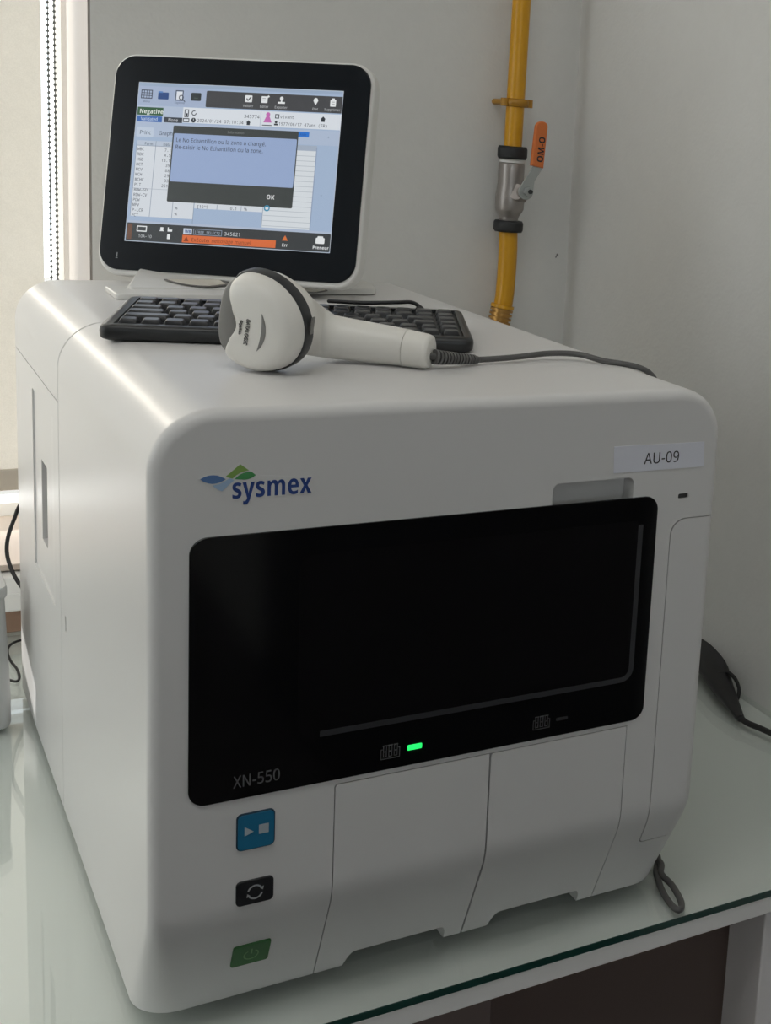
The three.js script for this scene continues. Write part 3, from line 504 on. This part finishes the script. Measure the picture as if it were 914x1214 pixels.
// ------------------------------------------------------------------ keyboard
{
  const YAW = Math.atan2(0.104, 0.299), T0 = onGlass(115, 404.5, TOP);
  const K = thing('keyboard', 'compact black keyboard lying askew in front of the touch-screen computer', 'keyboard', T0);
  K.rotation.y = -YAW;
  const KW = 0.308, KD = 0.155, F = 0.0138, B = 0.0188;      // local: x right, z towards the back is negative
  const topY = d => lerp(F, B, d / KD), kring = (f, e) => rrPoints(e, e, KW - e, KD - e, 0.009 - e * 0.5, 6).map(([x, d]) => V(x, f * topY(d), -d));
  let body = loft([kring(0, 0.006), kring(0.12, 0.002), kring(0.25, 0.0006), kring(0.6, 0.0002), kring(0.8, 0.0006), kring(0.92, 0.0018), kring(0.985, 0.0036), kring(1, 0.006)]);
  const tilt = Math.atan2(B - F, KD);
  const well = box(0.011, KW - 0.009, -0.006, 0.02, -0.1425, -0.011).applyMatrix4(new THREE.Matrix4().makeRotationX(tilt)).translate(0, F + 0.003, 0);
  body = cut(body, [well]);
  mesh('keyboard_case', body, M.kbBlack, K);
  const capGeo = {};
  const cap = w => capGeo[w.toFixed(4)] ??= (() => {
    const d = 0.0168, h = 0.0075, t = 0.0022, R4 = (x, z, y, r) => [[-x + r, -z], [x - r, -z], [x, -z + r], [x, z - r], [x - r, z], [-x + r, z], [-x, z - r], [-x, -z + r]].map(([a, b]) => V(a, y, -b));
    return loft([R4(w / 2, d / 2, 0, 0.001), R4(w / 2 - 0.0004, d / 2 - 0.0004, h * 0.35, 0.001), R4(w / 2 - t, d / 2 - t, h * 0.93, 0.0014), R4(w / 2 - t - 0.0008, d / 2 - t - 0.0008, h, 0.0014)]);
  })();
  const U = 0.01905, S = 0.983, rows = [
    [[1, 1, 1, 1, 1, 1, 1, 1, 1, 1, 1, 1, 1, 1, 1]], [[1, 1, 1, 1, 1, 1, 1, 1, 1, 1, 1, 1, 1, 1, 1]], [[1.5, 1, 1, 1, 1, 1, 1, 1, 1, 1, 1, 1, 1.5, 1]],
    [[1.75, 1, 1, 1, 1, 1, 1, 1, 1, 1, 1, 1, 1.25, 1]], [[2.1, 1, 1, 1, 1, 1, 1, 1, 1, 1, 1, 1, 0.9, 1]], [[1, 1, 1.1, 1.1, 5, 1.1, 1, 1, 0.7, 1, 1, 1]]];
  rows.forEach(([r], i) => {
    const z = -0.1425 + 0.0125 + i * 0.0213, total = r.reduce((a, b) => a + b, 0), k = (KW - 0.022) / total; let x = 0.0118;
    r.forEach(w => { const m = mesh('key', cap(w * k - 0.0012), M.keyBlack, K); m.position.set(x + w * k / 2, 0, z); m.position.y = F + 0.003 + Math.tan(tilt) * -z - 0.0078; m.rotation.x = tilt; x += w * k; });
  });
  // its lead comes from behind the screen to the back edge
  const at = (x, y, z) => K.localToWorld(V(x, y, z)); K.updateMatrixWorld();
  const loc = v => K.worldToLocal(v.clone());
  const lead = [px(390, 357, 'y', 0.494), px(430, 359, 'y', 0.495), px(470, 358.5, 'y', 0.4965), px(488, 358.5, 'y', 0.4965), px(498, 364, 'y', 0.4925), px(503, 369, 'y', 0.4895)].map(loc);
  mesh('lead', tube(lead, 0.0019, 60, 8), M.cableBlack, K);
  mesh('lead_plug', cyl(0.0028, 0.0036, lead[5].clone().add(V(-0.006, 0.0012, -0.006)), lead[5].clone().add(V(0.004, -0.002, 0.01)), 12), M.cableBlack, K);
}

// ------------------------------------------------------------------ hand scanner lying on the analyser
{
  const o = px(313, 379.5, 'y', TOP + 0.0394), base = V(o.x, TOP, o.z);
  const T = thing('barcode_scanner', 'white hand-held barcode scanner with dark band lying on the analyser', 'scanner', base);
  // how it lies: a = out of the head's top, fw = towards the reading window, wU = across the head (upwards)
  const toEye = EYE.clone().sub(o).normalize(), rt = RIGHT.clone().addScaledVector(toEye, -RIGHT.dot(toEye)).normalize(), up = toEye.clone().cross(rt);
  const mixv = (v, r, u) => V(0, 0, 0).addScaledVector(toEye, v).addScaledVector(rt, r).addScaledVector(up, u).normalize();
  const a = mixv(0.76, -0.6, -0.25), fw = mixv(-0.507, -0.787, 0.35); fw.addScaledVector(a, -fw.dot(a)).normalize();
  const wU = fw.clone().cross(a).normalize();
  const O = o.clone().sub(base);
  const N = 48, outline = (th, notch) => {                    // teardrop: x towards the window, z across
    let x = 0.0405 * Math.cos(th), z = -0.0385 * Math.sin(th); if (x > 0) { x = 0.034 * Math.tanh(x / 0.034 * 1.25); z *= 1 - 0.06 * Math.cos(th) ** 2; }
    if (notch) { let d = Math.atan2(Math.sin(th - 0.1), Math.cos(th - 0.1)); x -= notch * Math.exp(-((d / 0.62) ** 2)); }
    return [x, z];
  };
  const sect = (h, s, notch = 0, dx = 0) => Array.from({ length: N }, (_, i) => { const [x, z] = outline(i / N * 2 * Math.PI, notch); return O.clone().addScaledVector(a, h).addScaledVector(fw, x * s + dx).addScaledVector(wU, z * s); });
  const flip = rings => rings.map(r => r.slice().reverse());
  // top shell: gently domed, scooped out in front of the window
  mesh('top_shell', loft([sect(0.0045, 0.985, 0.024), sect(0.010, 0.97, 0.026), sect(0.0155, 0.93, 0.028), sect(0.0195, 0.86, 0.029), sect(0.0222, 0.74, 0.027), sect(0.0232, 0.55, 0.017), sect(0.0236, 0.25, 0.004)]), M.scanWhite, T);
  const hood = (h, s) => Array.from({ length: N }, (_, i) => { const th = i / N * 2 * Math.PI, [x, z] = outline(th, 0), c = Math.max(0, Math.cos(th)); return O.clone().addScaledVector(a, h).addScaledVector(fw, x > 0 ? x * s : x * 0.8).addScaledVector(wU, z * s * (0.88 + 0.1 * c)); });
  mesh('window_hood', loft([hood(0.0045, 1.0), hood(0.011, 0.99), hood(0.0145, 0.96), hood(0.016, 0.9), hood(0.0165, 0.7)]), M.scanGrey, T);
  mesh('band', loft([sect(-0.0055, 1.0), sect(-0.0045, 1.02), sect(0.003, 1.02), sect(0.0048, 1.0)]), M.scanBand, T);
  mesh('indicator', extrude(rrect(-0.0018, -0.007, 0.0018, 0.007, 0.0006), 0.001).applyMatrix4(new THREE.Matrix4().makeBasis(a, wU.clone().negate(), fw.clone().negate())).translate(...O.clone().addScaledVector(a, -0.001).addScaledVector(fw, -0.0407).addScaledVector(wU, 0.011).toArray()), M.scanGrey, T);
  // lower shell running into the handle
  const hc = (u, v, y) => px(u, v, 'y', y).sub(base);
  const C1 = hc(392, 399, TOP + 0.0205), C2 = hc(432, 405, TOP + 0.0178), C3 = hc(474, 411, TOP + 0.0158), C4 = hc(505, 416.5, TOP + 0.0148);
  const hAx = C4.clone().sub(C2).normalize(), hv = V(0, 1, 0).addScaledVector(hAx, -hAx.y).normalize(), hu = hv.clone().cross(hAx).normalize();
  // keep the order of points in step with the head: x of the outline runs along fw, z along wU
  const sgn = Math.sign(hu.dot(fw)) || 1; const hr = (c, ru, rv) => Array.from({ length: N }, (_, i) => { const th = i / N * 2 * Math.PI; return c.clone().addScaledVector(hu, sgn * ru * Math.cos(th)).addScaledVector(hv, -rv * Math.sin(th)); });
  const s0 = sect(-0.0055, 0.985), s1 = sect(-0.013, 0.93, 0, -0.001), s2 = sect(-0.021, 0.78, 0, -0.004);
  const r1 = hr(C1, 0.0185, 0.0178), mix = (p, q, t) => p.map((v, i) => v.clone().lerp(q[i], t));
  const handle = [s0, s1, s2, mix(mix(s2, r1, 0.45), r1, 0.12), mix(s2, r1, 0.78), r1, hr(C1.clone().lerp(C2, 0.5), 0.0175, 0.0172), hr(C2, 0.0168, 0.0168), hr(C3, 0.0155, 0.0155)];
  const end = [hr(C3.clone().lerp(C4, 0.28), 0.0153, 0.0153), hr(C4, 0.0146, 0.0144), hr(C4.clone().addScaledVector(hAx, 0.0035), 0.0138, 0.0135), hr(C4.clone().addScaledVector(hAx, 0.0045), 0.0118, 0.0115)];
  mesh('handle', loft(flip([...handle, hr(C3.clone().lerp(C4, 0.26), 0.0153, 0.0153)])), M.scanWhite, T);
  mesh('end_cap', loft(flip(end)), M.scanWhite, T);
  const face = new THREE.Matrix4().makeBasis(wU.clone().negate(), fw.clone().negate(), a).setPosition(O.clone().addScaledVector(a, 0.0234));
  // print on the top shell: reading direction runs down across the head
  const t1 = text('DATALOGIC', 0.0029, font, 0.0012), t2 = text('Gryphon', 0.0022, font, 0.0012);
  mesh('print', t1.translate(-0.0085, 0.0015, 0).applyMatrix4(face), M.scanPrint, T); mesh('print', t2.translate(-0.0055, -0.004, 0).applyMatrix4(face), M.scanPrint, T);
  const cr = new THREE.Shape(); cr.absarc(-0.001, -0.006, 0.0245, Math.PI * 0.5 - 0.68, Math.PI * 0.5 + 0.68, false); cr.quadraticCurveTo(-0.001, 0.0165, -0.001 + 0.0245 * Math.cos(Math.PI * 0.5 - 0.68), -0.006 + 0.0245 * Math.sin(Math.PI * 0.5 - 0.68));
  mesh('crescent', extrude(cr, 0.004).translate(0, 0, -0.0036).applyMatrix4(face), M.scanGrey, T);
  { const p = hc(367, 391, TOP + 0.045); mesh('screw_mark', cyl(0.0004, 0.0004, p.clone().add(V(0, 0.002, 0)), p.clone().add(V(0, -0.002, 0)), 6), M.ink, T); }
  // strain relief and lead
  const e0 = C4.clone().addScaledVector(hAx, 0.003).add(V(0, -0.003, 0)), L = [px(515, 423, 'y', TOP + 0.0105), px(540, 425, 'y', TOP + 0.0075), px(565, 426.5, 'y', TOP + 0.0045), px(610, 423.5, 'y', TOP + 0.0045), px(650, 419, 'y', TOP + 0.006), px(685, 420, 'y', TOP + 0.006), px(712, 427, 'y', TOP + 0.0035), V(0.213, TOP - 0.006, -0.1), V(0.2285, TOP - 0.05, -0.1), V(0.2295, TOP - 0.14, -0.11)].map(p => p.clone().sub(base));
  const relief = [tube([e0, L[0], L[1], L[2]], 0.0033, 40, 12)], rc = new THREE.CatmullRomCurve3([e0, L[0], L[1], L[2]]);
  for (let i = 0; i < 13; i++) { const t = 0.1 + i * 0.068, p = rc.getPointAt(t), d = rc.getTangentAt(t), r = lerp(0.0062, 0.0042, i / 12); relief.push(cyl(r, r, p.clone().addScaledVector(d, -0.0011), p.clone().addScaledVector(d, 0.0011), 18)); }
  mesh('strain_relief', merge(relief), M.cableGrey, T);
  mesh('lead', tube(L.slice(1), 0.0026, 90, 10), M.cableGrey, T);
}

// ------------------------------------------------------------------ gas pipe with its shut-off valve on the back wall
{
  const zc = ZB + 0.034, P = (u, v) => px(u, v, 'z', zc), top = P(618.5, 0), base = P(592, 392);
  const G = thing('gas_pipe', 'yellow gas pipe with shut-off valve running up the back wall', 'pipe', base), L = v => v.clone().sub(base);
  const vt = P(607.5, 181), vb = P(602.5, 268), up = top.clone().sub(vt).normalize();
  mesh('upper_pipe', merge([cyl(0.0128, 0.0128, L(vt), L(top.clone().addScaledVector(up, 0.75)), 28)]), M.yellow, G);
  mesh('lower_pipe', tube([vb, P(602, 300), P(599, 342), P(596, 364)].map(L), 0.0135, 30, 24), M.yellow, G);
  { // ridged collar where the pipe turns into the bench
    const a = P(595, 366), d = P(589, 392).sub(P(595, 364)).normalize(), parts = [];
    for (let i = 0; i < 4; i++) parts.push(cyl(0.0165, 0.0165, L(a.clone().addScaledVector(d, i * 0.0062)), L(a.clone().addScaledVector(d, i * 0.0062 + 0.0034)), 26));
    mesh('threaded_collar', merge([...parts, cyl(0.0135, 0.0135, L(a), L(a.clone().addScaledVector(d, 0.16)), 20)]), M.brass, G);
    mesh('collar_rim', cyl(0.0168, 0.0172, L(a.clone().addScaledVector(d, -0.006)), L(a.clone().addScaledVector(d, -0.001)), 26), M.yellow, G);
  }
  const axis = vt.clone().sub(vb).normalize(), at = t => vb.clone().addScaledVector(axis, t * vt.distanceTo(vb));
  // valve body turned on its axis
  const len = vt.distanceTo(vb), prof = [[0.0, 0], [0.0135, 0], [0.0135, 0.10], [0.0145, 0.14], [0.0185, 0.2], [0.0205, 0.24], [0.021, 0.38], [0.0195, 0.5], [0.0185, 0.58], [0.0185, 0.84], [0.017, 0.87], [0, 0.87]].map(([r, t]) => new THREE.Vector2(r, t * len));
  const vg = new THREE.LatheGeometry(prof, 8 * 4).applyQuaternion(new THREE.Quaternion().setFromUnitVectors(V(0, 1, 0), axis)); { const p = L(vb); vg.translate(p.x, p.y, p.z); }
  mesh('valve_body', vg, M.nickel, G);
  mesh('sealing_tape', cyl(0.0178, 0.0178, L(at(0.865)), L(at(0.9)), 24), M.tape, G);
  const nut = (t, h) => { const g = new THREE.LatheGeometry([[0.012, -h], [0.0195, -h], [0.0212, -h * 0.6], [0.0212, h * 0.6], [0.0195, h], [0.012, h]].map(([r, y]) => new THREE.Vector2(r, y)), 24).applyQuaternion(new THREE.Quaternion().setFromUnitVectors(V(0, 1, 0), axis)), p = L(at(t)); return g.translate(p.x, p.y, p.z); };
  mesh('nut', nut(1.0, 0.009), M.nut, G); mesh('nut', nut(0.0, 0.008), M.nut, G);
  // stem, plate and lever handle
  const zs = zc + 0.036, Q = (u, v) => px(u, v, 'z', zs);
  mesh('stem', merge([cyl(0.0085, 0.0085, L(at(0.42).add(V(0.012, 0, 0.004))), L(Q(622, 227).add(V(0, 0, -0.004))), 18), cyl(0.0125, 0.0115, L(at(0.42).add(V(0.012, 0, 0.006))), L(Q(617, 228).add(V(0, 0, -0.014))), 18)]), M.nickel, G);
  const q2 = (u, v) => { const p = L(Q(u, v)); return [p.x, p.y]; }, zl = L(Q(622, 227)).z;
  const plate = new THREE.Shape(); { const c = q2(623, 227); plate.absarc(c[0], c[1], 0.0115, Math.PI * 0.92, Math.PI * 2.05, false); for (const w of [[633, 215], [642.5, 200], [632, 197], [621, 214]]) plate.lineTo(...q2(...w)); plate.closePath(); }
  mesh('lever', extrude(plate, 0.0028, 0.0006).translate(0, 0, zl - 0.001), M.steel, G);
  const nutS = new THREE.Shape(); { const c = q2(624.5, 227); for (let i = 0; i < 6; i++) { const A = i * Math.PI / 3 + 0.3, x = c[0] + 0.0072 * Math.cos(A), y = c[1] + 0.0072 * Math.sin(A); i ? nutS.lineTo(x, y) : nutS.moveTo(x, y); } nutS.closePath(); }
  mesh('lever_nut', extrude(nutS, 0.005, 0.0008).translate(0, 0, zl + 0.0018), M.steel, G);
  { const c = Q(626, 227); mesh('stem_end', cyl(0.0032, 0.003, L(c.clone().add(V(0, 0, 0.006))), L(c.clone().add(V(0, 0, 0.0098))), 12), M.nut, G); }
  const sl = new THREE.Shape(); { const A = q2(628.5, 196), B = q2(643, 199.5), Cc = q2(648.3, 150), D = q2(634, 150); sl.moveTo(...A); sl.lineTo(...B); sl.lineTo(...Cc); const m = q2(647.5, 144), m2 = q2(635.5, 144), t = q2(641.5, 144); sl.quadraticCurveTo(...m, ...t); sl.quadraticCurveTo(...m2, ...D); sl.closePath(); }
  const sleeve = mesh('lever_sleeve', extrude(sl, 0.0075, 0.0022).translate(0, 0, zl - 0.003), M.orange, G); sleeve.userData.label = 'orange plastic sleeve with black lettering';
  const tg = text('OM-O', 0.0095, fontBold, 0.0004); { const p = L(Q(641.5, 193)); const d = Math.atan2(q2(642, 150)[1] - q2(637, 195)[1], q2(642, 150)[0] - q2(637, 195)[0]); tg.rotateZ(d).translate(p.x, p.y, zl + 0.0046); } mesh('lettering', tg, M.ink, sleeve);
  // wall clip
  const cu = P(612, 122), cl = L(cu);
  const clip = [new THREE.TorusGeometry(0.0142, 0.0034, 8, 28).rotateX(Math.PI / 2).scale(1, 1.7, 1).translate(cl.x, cl.y, cl.z)];
  for (const s of [-1, 1]) clip.push(cyl(0.0058, 0.0058, V(cl.x + s * 0.0185, cl.y - 0.0055, cl.z + 0.002), V(cl.x + s * 0.0185, cl.y + 0.0055, cl.z + 0.002), 16));
  clip.push(cyl(0.004, 0.004, V(cl.x - 0.0185, cl.y, cl.z), V(cl.x - 0.0185, cl.y, cl.z - 0.034), 12));
  mesh('pipe_clip', merge(clip), M.yellowDark, G);
}
{ const p = px(659, 304, 'z', ZB); tag(mesh('wall_nail', merge([cyl(0.001, 0.001, p.clone().add(V(0, -0.003, -0.002)), p.clone().add(V(0, 0.003, 0.004)), 8), cyl(0.0016, 0.0016, p.clone().add(V(0, 0.003, 0.004)), p.clone().add(V(0, 0.0035, 0.005)), 8)]), M.greySlot), 'tiny dark nail in the wall beside the gas pipe', 'nail'); }

// ------------------------------------------------------------------ cords and neighbours
{ // doubled loop of grey cord on the glass by the front corner
  const y = 0.0032, p = (u, v, h = y) => onGlass(u, v, h);
  const c = mesh('cord_loop', tube([V(0.2, y, -0.12), p(774, 1010), p(778, 1035), p(786, 1058), p(799, 1076), p(807, 1078), p(807, 1068), p(797, 1050), p(784, 1036, 0.006), p(778, 1018, 0.008), V(0.215, 0.008, -0.13)], 0.003, 120, 10), M.cableGrey);
  tag(c, 'dark grey cord loop sticking out from under the analyser corner', 'cord');
}
{ // black bundled power lead at the right wall
  const T = thing('power_lead', 'black power lead with taped bundle beside the right wall', 'cord', onGlass(880, 856));
  const b = T.position, p = (u, v, h) => onGlass(u, v, h).sub(b), circ = (c, ax, r, r2) => { const d = ax.clone().normalize(), s = d.clone().cross(V(0, 1, 0)).normalize(), w = s.clone().cross(d); return Array.from({ length: 20 }, (_, i) => c.clone().addScaledVector(s, r * Math.cos(i / 10 * Math.PI)).addScaledVector(w, r2 * Math.sin(i / 10 * Math.PI))); };
  const A = p(822, 742, 0.02), B = p(838, 778, 0.018), C = p(858, 818, 0.012), D = p(878, 852, 0.005), ax = D.clone().sub(A);
  mesh('bundle', loft([circ(A, ax, 0.024, 0.018), circ(B, ax, 0.0225, 0.017), circ(B.clone().lerp(C, 0.5), ax, 0.0185, 0.0145), circ(C, ax, 0.0135, 0.0115), circ(C.clone().lerp(D, 0.7), ax, 0.0075, 0.007), circ(D, ax, 0.005, 0.0045)]), M.cableBlack, T);
  mesh('lead', tube([p(874, 846, 0.006), p(884, 856, 0.004), p(900, 863, 0.004), p(925, 874, 0.004), p(960, 890, 0.004)], 0.0036, 50, 10), M.cableBlack, T);
  mesh('cord_loop', tube([p(852, 799, 0.024), p(862, 797, 0.026), p(871, 804, 0.024), p(876, 816, 0.018), p(875, 826, 0.012), p(872, 832, 0.008)], 0.0024, 50, 8), M.cableBlack, T);
}
{ const z = -0.8, p = (u, v) => px(u, v, 'z', z); tag(mesh('hanging_cord', tube([p(40, 575), p(24, 598), p(17, 615), p(10, 635), p(8, 652), p(11, 668), p(19, 686), p(32, 704), V(-0.16, 0.003, -0.79), V(-0.1, 0.003, -0.8)], 0.0023, 80, 8), M.cableBlack), 'black cord hanging behind the analyser below the window sill', 'cord'); }
{ const h = 0.0022, p = (u, v, y = h) => onGlass(u, v, y); tag(mesh('thin_cord', tube([p(40, 757), p(21, 760), p(11, 766), p(9, 774), p(13, 784), p(20, 793), p(23, 803), p(19, 808), p(6, 805), p(-25, 800)], 0.0016, 100, 8), M.cableBlack), 'thin black cord curling on the glass beside the grey container', 'cord'); }
{ // pale grey container at the left edge
  const q = onGlass(6, 834), T = thing('plastic_container', 'pale grey plastic container standing on the glass left of the analyser', 'container', V(q.x - 0.06, 0, q.z + 0.02));
  const r4 = (y, s, r) => rrPoints(-0.06 * s, -0.05 * s, 0.06 * s, 0.05 * s, r, 6).map(p => V(p[0], y, -p[1])).reverse();
  mesh('container_body', loft([r4(0, 0.97, 0.012), r4(0.004, 1.0, 0.014), r4(0.04, 1.0, 0.014), r4(0.145, 0.94, 0.014)]), M.greyPlastic, T);
  mesh('lid', loft([r4(0.145, 0.97, 0.015), r4(0.147, 0.985, 0.015), r4(0.154, 0.985, 0.015), r4(0.157, 0.96, 0.014)]), M.greyPlastic, T);
}
renderer.render(scene, camera);
